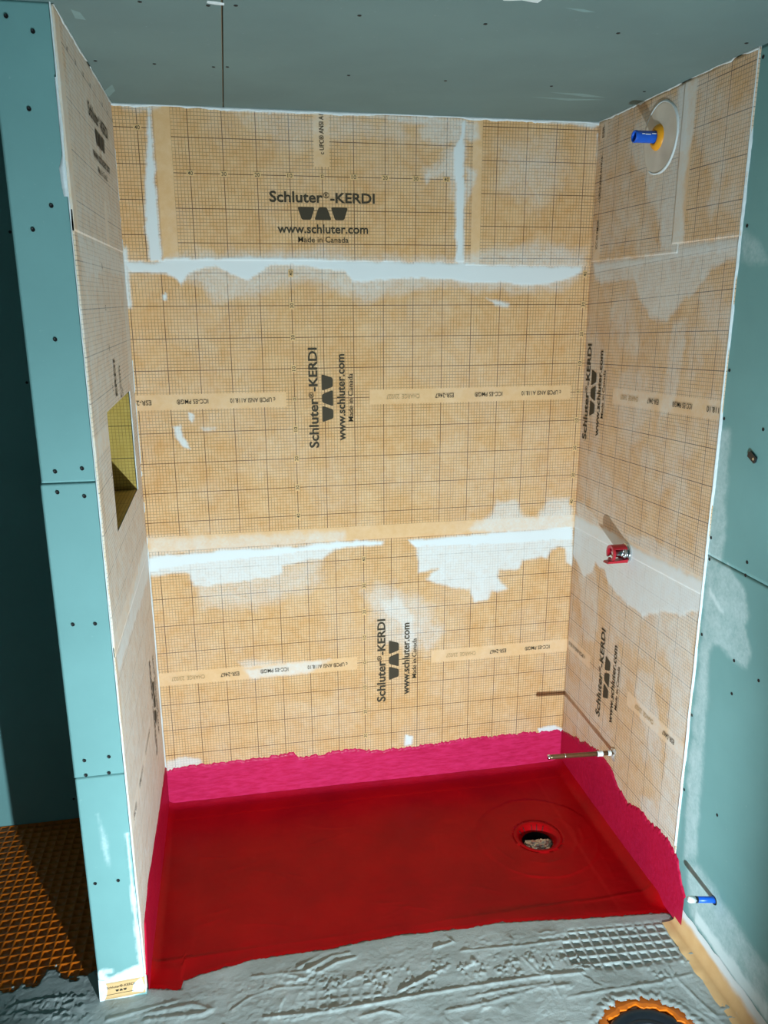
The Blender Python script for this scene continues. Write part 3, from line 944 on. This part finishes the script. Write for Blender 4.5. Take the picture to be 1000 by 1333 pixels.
def zone(pts, fe=.03):
    P = np.array([hit(u, v, 2, ZF)[:2] for u, v in pts]); return sstep(poly_sd(X, Y, P), -fe, fe)
# flaked crumbs
fl = sstep(vnoise(X, Y, 120, 31), .62, .70) * sstep(vnoise(X, Y, 40, 32), .35, .55)
crumb = np.maximum.reduce([zone([(400, 1275), (520, 1262), (620, 1245), (640, 1262), (560, 1290), (420, 1305)]), zone([(590, 1255), (760, 1228), (760, 1262), (640, 1280)]),
                           .8 * zone([(0, 1295), (110, 1290), (120, 1333), (0, 1333)]), zone([(840, 1255), (905, 1240), (910, 1255), (860, 1285)]), .25 + 0 * X])
hgt += .0026 * fl * crumb
# lifted flake edges left by the trowel: one-sided steps
rf = random.Random(9)
for k in range(150):
    cx, cy = rf.uniform(-.6, 1.5), rf.uniform(-1.45, -.84); an = rf.gauss(.25, .5) + (1.2 if rf.random() < .3 else 0); ln = rf.uniform(.012, .05)
    i0, i1 = np.searchsorted(gx, [cx - .09, cx + .09]); j0, j1 = np.searchsorted(gy, [cy - .09, cy + .09])
    if i1 <= i0 or j1 <= j0: continue
    xs_, ys_ = X[i0:i1, j0:j1] - cx, Y[i0:i1, j0:j1] - cy
    du = xs_ * math.cos(an) + ys_ * math.sin(an); dv = -xs_ * math.sin(an) + ys_ * math.cos(an) + du * du * rf.uniform(-8, 8) + (vnoise(du, du * 0, 130, k) - .5) * .008
    hgt[i0:i1, j0:j1] += rf.uniform(.0014, .0036) * sstep(dv, -.0005, .0025) * np.exp(-np.clip(dv, 0, 1) / .014) * np.exp(-(du / ln) ** 4)
# mat pits showing through the mortar
PK = hit(738, 1216, 2, ZF)[:2]; QK = hit(877, 1203, 2, ZF)[:2]
e1 = (QK - PK) / np.linalg.norm(QK - PK); e2 = np.array([e1[1], -e1[0]])
uu = (X - PK[0]) * e1[0] + (Y - PK[1]) * e1[1]; vv = (X - PK[0]) * e2[0] + (Y - PK[1]) * e2[1]
fu = np.abs(uu / DP - np.floor(uu / DP) - .5); fv = np.abs(vv / DP - np.floor(vv / DP) - .5)
pit = sstep(np.maximum(fu, fv), .46, .24)
pz = zone([(738, 1214), (878, 1200), (893, 1232), (880, 1250), (800, 1262), (742, 1258), (728, 1240)], .012)
pz2 = .4 * zone([(385, 1322), (400, 1290), (500, 1280), (500, 1308)], .02)
hgt -= .0062 * pit * pz + .004 * pit * pz2
# feather out against the pan
dist = pan_front(X) - Y
inx = (X > -.004)
hgt = np.where(inx, hgt * sstep(dist, -.01, .07), hgt)
Zm = ZF + .0045 + hgt
Zm = np.where(inx & (dist < 0), ZF + .0032, Zm)
# left part: ragged edge where mortar ends on the mat
MEP = np.array([hit(u, v, 2, ZF)[:2] for u, v in [(-60, 1300), (0, 1289), (40, 1284), (60, 1268), (72, 1262), (80, 1270), (100, 1270), (118, 1266), (130, 1264)]])
mort_edge = np.interp(X[:, 0], MEP[:, 0], MEP[:, 1])[:, None] + (fbm(X, X * 0, 40, 36) - .5) * .05 + (vnoise(X, Y, 90, 37) - .5) * .03
left = X < -.004
dl = mort_edge - Y
Zm = np.where(left, ZF - .004 + np.clip(sstep(dl, 0, .012), 0, 1) * (.0085 + hgt), Zm)
Zm = np.where(left & (dl < 0), ZF - .012, Zm)
# ragged hole for the toilet pipe
rr = np.hypot(X - TX, Y - TY); aa = np.arctan2(Y - TY, X - TX)
hole = rr - (.139 + (vnoise(np.cos(aa) * .3 + 1, np.sin(aa) * .3 + 1, 55, 39) - .5) * .02)
Zm = Zm + .003 * np.exp(-((hole - .012) / .009) ** 2)
fc = lambda A: (A[:-1, :-1] + A[1:, 1:] + A[1:, :-1] + A[:-1, 1:]) / 4
keep = (fc(hole) > 0) & ~((fc(X) < -.004) & (fc(dl) < -.004)) & ~((fc(X) > -.11) & (fc(X) < .0) & (fc(Y) > -DL + .01)) & ~((fc(X) > -.004) & (fc(dist) < -.03))
coat = mesh_obj('thinset_coat', np.stack([X, Y, Zm], -1).reshape(-1, 3), grid_faces(len(gx), len(gy), keep), M_MORTAR, floor, smooth=True)
coat['label'] = 'rough grey thinset mortar troweled over the floor'

# ------------------------------------------------------------------ red shower pan
DX, DY = 1.274, -.412
pan = empty('shower_pan', (.76, -.40, 0), 'glossy red painted shower pan with a round drain', 'shower pan')
nx, ny = 281, 171
sx = np.linspace(0.0015, W - .0015, nx); tt = np.linspace(0, 1, ny)
fx_ = pan_front(sx) + (fbm(sx, sx * 0, 45, 51) - .5) * .012 + (fbm(sx, sx * 0, 160, 52) - .5) * .008
X = np.repeat(sx[:, None], ny, 1); Y = -.006 + (fx_[:, None] + .006) * tt[None]
R0 = np.hypot(X - DX, Y - DY)
FLOORZ = ZF + .0075
Zp = FLOORZ - .010 * sstep(R0, .9, .0)
cov = lambda d, r, h: h * np.clip(1 - d / r, 0, 1) ** 2
Zp += cov(-Y, .035, .016) + cov(X, .03, .014) + cov(W - X, .045, .030)
# strips and disc of fabric under the paint show as steps and creases
st = lambda d, w: sstep(d, -w, w)
wob = (fbm(X, Y, 9, 55) - .5) * .02
Zp += .0011 * st(.205 + wob * .6 - R0, .0035) + .0012 * np.exp(-((R0 - .205 - wob * .6) / .004) ** 2) * sstep(fbm(X, Y, 12, 61), .35, .6)
Zp += .0009 * np.exp(-((R0 - .135 - wob) / .006) ** 2) * sstep(fbm(X, Y, 10, 62), .4, .62)
Zp += .0009 * np.exp(-((R0 - .16 - wob) / .005) ** 2) * sstep(fbm(X, Y, 9, 66), .5, .62)
Zp += .0012 * st(-.735 + wob * .5 - Y, .004) + .0012 * np.exp(-((Y + .735 - wob * .5) / .005) ** 2)
Zp += .0010 * st(Y + .095 + wob * .4, .004) + .0010 * st(.12 + wob * .3 - X, .004) + .0012 * st(X - W + .14 + wob * .4, .004)
for k in range(26):   # brush wrinkles
    cx, cy = random.uniform(.1, 1.45), random.uniform(-.72, -.08); an = random.uniform(-.5, .5) + (1.57 if random.random() < .35 else 0); ln = random.uniform(.03, .09)
    du = (X - cx) * math.cos(an) + (Y - cy) * math.sin(an); dv = -(X - cx) * math.sin(an) + (Y - cy) * math.cos(an) + du * du * random.uniform(-2, 2)
    Zp += .0007 * np.exp(-(du / ln) ** 2 - (dv / .004) ** 2)
Zp += (fbm(X, Y, 8, 57) - .5) * .0022 + (fbm(X, Y, 45, 58) - .5) * .0008
fd = Y - fx_[:, None]
Zp = Zp + (ZF + .0056 + (fbm(X, Y, 30, 59) - .5) * .0015 - Zp) * sstep(fd, .075, .012)
Zp = np.where(tt[None] > .994, ZF + .0047, Zp)
# hole for the drain
hr = .083
sn = (R0 > hr - .008) & (R0 < hr + .008)
ang = np.arctan2(Y - DY, X - DX)
X = np.where(sn, DX + hr * np.cos(ang), X); Y = np.where(sn, DY + hr * np.sin(ang), Y)
R1 = np.hypot(X - DX, Y - DY)
keep = fc(R1) > hr - .0005
thin = .25 * sstep(-Y, .07, .0)
o = mesh_obj('pan_surface', np.stack([X, Y, Zp], -1).reshape(-1, 3), grid_faces(nx, ny, keep), M_RED, smooth=True, attrs={'thin': thin})
adopt(pan, o)

def upstand(name, P0, dirv, n, s_arr, top, low, thinv, off=.0055):
    m = 26; s_arr = np.asarray(s_arr); top = np.asarray(top)
    t = np.linspace(0, 1, m)
    V = P0 + dirv * s_arr[:, None, None] + np.array([0, 0, 1.0]) * (low + (top - low)[:, None] * t[None])[..., None]
    zz = V[..., 2]
    o_ = off * np.where(t[None] > .999, .15, 1) + .0012 * (fbm(s_arr[:, None] + 0 * zz, zz, 20, 71) - .5)
    V = V + np.array(n, float) * o_[..., None]
    return mesh_obj(name, V.reshape(-1, 3), grid_faces(len(s_arr), m), M_RED, None, True, attrs={'thin': np.full(len(s_arr) * m, thinv) + 0 * zz.ravel()})
rag = lambda s_, k: (fbm(s_, s_ * 0, 30, k) - .5) * .018 + (fbm(s_, s_ * 0, 150, k + 5) - .5) * .016
bt = np.array([hit(u, v, 1, 0)[[0, 2]] for u, v in [(213, 1004), (225, 1001), (260, 995), (300, 990), (340, 986), (375, 980), (382, 978), (386, 985), (402, 984), (440, 976), (480, 975), (530, 973),
                                                   (560, 968), (600, 962), (640, 958), (700, 952), (726, 949), (733, 952)]])
s_ = np.linspace(0.001, W - .001, 380)
o1 = upstand('upstand', np.array([0, 0, 0.]), np.array([1., 0, 0]), (0, -1, 0), s_, np.interp(s_, bt[:, 0], bt[:, 1]) + rag(s_, 3), -.008, .95)
rt = np.array([hit(u, v, 0, W)[[1, 2]] for u, v in [(735, 952), (745, 957), (765, 968), (782, 978), (797, 1000), (806, 1025), (818, 1043), (840, 1060), (855, 1076), (870, 1090), (884, 1120), (889, 1150), (894, 1170), (903, 1192), (908, 1203)]])
rt = rt[np.argsort(-rt[:, 0])]
s_ = np.linspace(0.001, .905, 260)
o2 = upstand('upstand', np.array([W, 0, 0.]), np.array([0, -1., 0]), (-1, 0, 0), s_, np.maximum(np.interp(s_, -rt[:, 0], rt[:, 1]) + rag(s_, 13), -.002), -.010, .45)
lt = np.array([hit(u, v, 0, 0.0)[[1, 2]] for u, v in [(213, 1010), (206, 1060), (199, 1105), (192, 1148), (187, 1200), (184, 1240), (186, 1270), (190, 1289)]])
lt = lt[np.argsort(-lt[:, 0])]
s_ = np.linspace(0.001, DL - .002, 240)
o3 = upstand('upstand', np.array([0, 0, 0.]), np.array([0, -1., 0]), (1, 0, 0), s_, np.interp(s_, -lt[:, 0], lt[:, 1]) + rag(s_, 23) * .6, -.012, .28)
adopt(pan, o1, o2, o3)
dz = FLOORZ - .0088
o = MB().lathe([(.0845, -.001), (.082, .0015), (.076, .002), (.069, -.0005), (.062, -.008), (.056, -.016), (.0535, -.020), (.0525, -.03)], (DX, DY, dz), (0, 0, 1), 48).build('drain_flange', M_RED, None, True)
adopt(pan, o)
o = MB().lathe([(.0524, -.022), (.0515, -.034), (.0515, -.20), (.0001, -.20)], (DX, DY, dz), (0, 0, 1), 40).build('drain_pipe', M_BLACKP, None, True); adopt(pan, o)
# strings of paint over the drain rim
for a_ in (.9, 1.25, 1.55, 2.1, 2.5):
    mb = MB()
    c_, s2 = math.cos(a_), math.sin(a_)
    mb.tube([(DX + c_ * .066, DY + s2 * .066, dz - .001), (DX + c_ * .058, DY + s2 * .058, dz - .011), (DX + c_ * .0525, DY + s2 * .0525, dz - .026)], .0011, 6)
    o = mb.build('paint_run', M_DARK, None, True); adopt(pan, o)

# crumpled wad in the drain
bm = bmesh.new(); bmesh.ops.create_icosphere(bm, subdivisions=4, radius=1.0)
for v in bm.verts:
    p = v.co; d = 1 + .24 * math.sin(5.1 * p.x + 2 * p.z) * math.cos(4.3 * p.y + 1) + .20 * abs(math.sin(8.3 * p.x + 3.1 * p.y)) - .20 * abs(math.sin(7.7 * p.z - 4.1 * p.y + 2 * p.x)) + .13 * abs(math.sin(15 * p.y + 6 * p.x)) + .05 * math.sin(23 * p.x + 17 * p.z)
    v.co = Vector((p.x * .046 * d, p.y * .030 * d, p.z * .022 * d))
me = bpy.data.meshes.new('crumpled_wad'); bm.to_mesh(me); bm.free(); me.materials.append(M_FOIL)
wad = bpy.data.objects.new('crumpled_wad', me); link(wad); wad.location = (DX - .003, DY - .012, dz - .040)
wad['label'] = 'crumpled shiny plastic wad plugging the drain hole'; wad['category'] = 'plastic wad'

# ------------------------------------------------------------------ plumbing on the right wall
# shower arm stub with its round seal
SY, SZ_ = -.400, 2.226
seal = empty('pipe_seal', (W, -.412, 2.222), 'round fleece seal with amber rubber collar around the blue shower pipe', 'pipe seal')
dv = MB()
n = 72
V = [(W - .0066, -.412, 2.222)]
for r, o_ in ((.084, .0066), (.0875, .0070), (.091, .0064), (.0945, .0032)):
    for k in range(n):
        a_ = 2 * math.pi * k / n; V.append((W - o_ - .0006 * math.sin(5 * a_) * (r > .086), -.412 + r * math.cos(a_), 2.222 + r * math.sin(a_)))
F = [(0, 1 + k, 1 + (k + 1) % n) for k in range(n)]
for i in range(3):
    F += [(1 + i * n + k, 1 + i * n + (k + 1) % n, 1 + (i + 1) * n + (k + 1) % n, 1 + (i + 1) * n + k) for k in range(n)]
o = mesh_obj('fleece_disc', V, F, M_DISC, None, True); adopt(seal, o)
# thinset squeezed out round the disc
V = []; m = 120
for k in range(m + 1):
    a_ = math.radians(-120 + 270 * k / m); w_k = .0006 + .0022 * abs(math.sin(2.3 * a_ + .6))
    for r, o_ in ((.0905, .0062), (.0918, .0082), (.0925 + w_k, .0076), (.0938 + w_k * 1.6, .004)):
        V.append((W - o_, -.412 - r * math.cos(a_), 2.222 + r * math.sin(a_)))
o = mesh_obj('thinset_rim', V, grid_faces(m + 1, 4), M_THIN, None, True); adopt(seal, o)
o = MB().lathe([(.036, .004), (.034, .009), (.031, .013), (.025, .017), (.0195, .0185), (.0172, .0165)], (W, SY, SZ_), (-1, 0, 0), 36).build('rubber_collar', M_YEL, None, True); adopt(seal, o)
stub = empty('shower_pipe_stub', (W, SY, SZ_), 'blue capped pipe stub high on the wall near the ceiling', 'pipe')
o = MB().lathe([(.0160, .0), (.0160, .070), (.0166, .0715), (.0166, .0775), (.0158, .079), (.0128, .079), (.0124, .074), (.0124, .055)], (W, SY, SZ_), (-1, 0, 0), 32).build('pipe', M_BLUE, None, True); adopt(stub, o)
o = MB().lathe([(.0125, .055), (.0001, .055)], (W, SY, SZ_), (-1, 0, 0), 24).build('bore', M_BLUED, None, True); adopt(stub, o)
mb = MB()
for k, (x, dzz, l) in enumerate(((.020, .005, .012), (.036, .003, .016), (.054, .004, .008))):
    mb.box(W - x - l, W - x, SY - .0166, SY - .0153, SZ_ + dzz, SZ_ + dzz + .0022)
o = mb.build('printed_marks', M_WPL); adopt(stub, o)

# mixing valve under a red plaster guard
VY, VZ = -.409, .998
val = empty('mixer_valve', (W, VY, VZ), 'chrome mixer valve under a red plastic guard on the wall', 'valve')
o = MB().lathe([(.030, .0), (.031, .006), (.030, .010), (.0235, .011), (.0235, .017), (.026, .018), (.026, .022), (.018, .023)], (W - .002, VY, VZ), (-1, 0, 0), 40).build('valve_body', M_CHROME, None, True); adopt(val, o)
o = MB().lathe([(.018, .018), (.0185, .030), (.014, .031), (.014, .046), (.0105, .047), (.0105, .054), (.0001, .054)], (W - .002, VY, VZ), (-1, 0, 0), 28).build('cartridge', M_CHROME, None, True); adopt(val, o)
mb = MB()   # half shell over the top plus a ring at the open end
def arc(r0, r1, x0, x1, d0, d1, n=24):
    V = []
    for k in range(n + 1):
        a_ = math.radians(d0 + (d1 - d0) * k / n)
        for r, x in ((r0, x0), (r1, x0), (r1, x1), (r0, x1)):
            V.append((W - x, VY + r * math.cos(a_), VZ + r * math.sin(a_)))
    mb.add(V, [(i * 4 + j, i * 4 + (j + 1) % 4, i * 4 + 4 + (j + 1) % 4, i * 4 + 4 + j) for i in range(n) for j in range(4)] + [(0, 1, 2, 3), (n * 4 + 3, n * 4 + 2, n * 4 + 1, n * 4)])
arc(.0248, .0272, .014, .058, -30, 138)      # cover over the back and top, open towards the room
arc(.0180, .0272, .0555, .0625, -40, 300)    # ring at the outer end
o = mb.build('guard_shell', M_REDP, None, False); adopt(val, o)
mb = MB()
mb.add([(W - .012, VY - .026, VZ - .016), (W - .074, VY - .020, VZ - .022), (W - .078, VY - .018, VZ - .029), (W - .012, VY - .024, VZ - .027),
        (W - .012, VY + .016, VZ - .022), (W - .074, VY + .016, VZ - .027), (W - .078, VY + .014, VZ - .032), (W - .012, VY + .014, VZ - .031)],
       [(0, 1, 5, 4), (1, 2, 6, 5), (2, 3, 7, 6), (3, 0, 4, 7), (0, 3, 2, 1), (4, 5, 6, 7)])
o = mb.build('guard_tab', M_REDP); adopt(val, o)
mb = MB()
for yy, zz in ((-.016, .010), (-.019, -.006), (-.004, .019)):
    mb.lathe([(.0045, .0), (.0045, .004), (.003, .006), (.0001, .006)], (W - .024, VY + yy, VZ + zz), (-.9, -.35, 0), 14)
o = mb.build('valve_screw', M_CHROME, None, True); adopt(val, o)

# copper tub-spout stub
PY = -.423
P0 = Vector((W - .001, PY, .282)); P1 = Vector((1.292, PY, .293))
sp = empty('copper_pipe_stub', P0, 'long tarnished copper pipe stub just above the red upstand', 'pipe')
dr = (P1 - P0).normalized()
o = MB().tube([P0, P0 + dr * .225, P0 + dr * .235], [.0078, .0078, .0076], 20).build('pipe', M_COPPER, None, True); adopt(sp, o)
L_ = (P1 - P0).length
o = MB().lathe([(.0076, .0), (.0086, .001), (.0086, .007), (.0065, .0085), (.0001, .0085)], P0 + dr * .233, dr, 20).build('end_cap', M_CHROME, None, True); adopt(sp, o)
o = MB().lathe([(.0078, 0), (.0083, .0003), (.0083, .0025), (.0078, .003)], P0 + dr * .178, dr, 20).build('solder_ring', M_CHROME, None, True); adopt(sp, o)
mb = MB().lathe([(.0085, .012), (.0098, .014), (.0092, .018), (.0096, .022), (.0084, .024)], P0, dr, 18)
mb.lathe([(.0085, .042), (.0102, .044), (.0094, .052), (.0099, .060), (.0086, .063)], P0, dr, 18)
o = mb.build('tape_wrap', M_WPL, None, False); adopt(sp, o)
V = []; n = 20
for r, h in ((.0080, .007), (.016, .006), (.021, .003)):
    for k in range(n):
        a_ = 2 * math.pi * k / n; q = r * (1 + .3 * math.sin(3 * a_ + 1) * (r > .01)); V.append((W - h - .002 * math.sin(4 * a_), PY + q * .7 * math.cos(a_), .280 + q * 1.1 * math.sin(a_) - .002 * (r > .01)))
F = [(i * n + k, i * n + (k + 1) % n, (i + 1) * n + (k + 1) % n, (i + 1) * n + k) for i in range(2) for k in range(n)]
o = mesh_obj('crumpled_collar', V, F, M_FOIL, None, False); adopt(sp, o)

# blue supply stub near the floor
BY = -1.029
B0 = Vector((W - .0005, BY, .196)); bd = Vector((-1, 0.02, .16)).normalized()
bs = empty('supply_pipe_stub', B0, 'thin blue pipe stub with white tip low on the green wall board', 'pipe')
o = MB().tube([B0, B0 + bd * .008, B0 + bd * .052], [.0100, .0084, .0084], 20).build('pipe', M_BLUE, None, True); adopt(bs, o)
o = MB().tube([B0 + bd * .052, B0 + bd * .060], [.0090, .0088], 20).build('crimp_ring', M_BLACKP, None, True); adopt(bs, o)
o = MB().tube([B0 + bd * .060, B0 + bd * .074, B0 + bd * .078], [.0092, .0094, .0078], 20).build('tip', M_WPL, None, True); adopt(bs, o)
o = MB().lathe([(.0128, .0), (.0115, .0022), (.0095, .0016)], (W - .0002, BY, .194), (-1, 0, 0), 20).build('hole_rim', M_DARK, None, True); adopt(bs, o)

# small black clip on the right wall board
cp = hit(981, 595, 0, W)
ck = MB(); ca, sa = math.cos(.55), math.sin(.55)
pts = [(-.017, -.009), (.014, -.010), (.018, -.003), (.017, .009), (-.012, .010), (-.018, .004)]
loc = [(cp[1] - (p * ca + q * sa * .6), cp[2] - p * sa * .75 + q * ca) for p, q in pts]
ck.add([(W - .001, y, z) for y, z in loc] + [(W - .005, y, z) for y, z in loc], [(6, 7, 8, 9, 10, 11)] + [(i, (i + 1) % 6, 6 + (i + 1) % 6, 6 + i) for i in range(6)])
clip = empty('cable_clip', (W - .001, cp[1], cp[2]), 'small black plastic clip fixed to the right green wall board', 'clip')
o = ck.build('clip_body', M_BLACKP); adopt(clip, o)
o = MB().lathe([(.0036, .0), (.0036, .0012), (.0001, .0012)], (W - .005, cp[1] - .008, cp[2] - .003), (-1, 0, 0), 12).build('clip_nail', M_CHROME); adopt(clip, o)

# toilet pipe opening in the floor
tf = empty('toilet_flange', (TX, TY, ZF), 'black toilet pipe opening with ragged orange mat edge in the grey floor', 'pipe opening')
V = []; n = 90
for r, z, j in ((.150, ZF + .001, 0), (.128, ZF + .0025, .3), (.119, ZF + .001, .6), (.117, ZF - .02, .6)):
    for k in range(n):
        a_ = 2 * math.pi * k / n; q = r + j * .006 * (math.sin(9 * a_) + math.sin(17 * a_ + 1) + .7 * math.sin(31 * a_)); V.append((TX + q * math.cos(a_), TY + q * math.sin(a_), z))
F = [(i * n + k, i * n + (k + 1) % n, (i + 1) * n + (k + 1) % n, (i + 1) * n + k) for i in range(3) for k in range(n)]
o = mesh_obj('mat_edge', V, F, M_ORANGE, None, False); adopt(tf, o)
o = MB().lathe([(.1165, -.012), (.1165, -.004), (.112, -.002), (.100, -.004), (.092, -.010), (.088, -.012), (.080, -.009), (.076, -.012), (.074, -.03), (.074, -.22), (.0001, -.22)], (TX, TY, ZF), (0, 0, 1), 56).build('flange_ring', M_BLACKP, None, True); adopt(tf, o)

# ------------------------------------------------------------------ the work light standing on the floor behind the frame
wk = empty('work_light', (LAMP.x, LAMP.y, ZF), 'small yellow work light on a stand facing the shower', 'work light')
mb = MB()
hw, hd = .100, .16  # unseen hood: side plates sized to trim the beam left and right
mb.box(LAMP.x - hw - .004, LAMP.x - hw, LAMP.y - .02, LAMP.y + hd, LAMP.z - .10, LAMP.z + .10)
mb.box(LAMP.x + hw, LAMP.x + hw + .004, LAMP.y - .02, LAMP.y + hd, LAMP.z - .10, LAMP.z + .10)
mb.box(LAMP.x - hw, LAMP.x + hw, LAMP.y - .024, LAMP.y - .02, LAMP.z - .10, LAMP.z + .10)
o = mb.build('beam_hood', M_BLACKP); adopt(wk, o)
o = MB().tube([(LAMP.x, LAMP.y - .012, ZF - .008), (LAMP.x, LAMP.y - .012, LAMP.z - .10)], .012).build('post', M_HOUSING); adopt(wk, o)
for sgn in (-1, 1):
    o = MB().box(LAMP.x + sgn * .07 - .012, LAMP.x + sgn * .07 + .012, LAMP.y - .13, LAMP.y + .10, ZF - .008, ZF + .012).build('foot', M_HOUSING); adopt(wk, o)
o = MB().box(LAMP.x - .07, LAMP.x + .07, LAMP.y - .024, LAMP.y, ZF - .008, ZF + .010).build('foot_bar', M_HOUSING); adopt(wk, o)
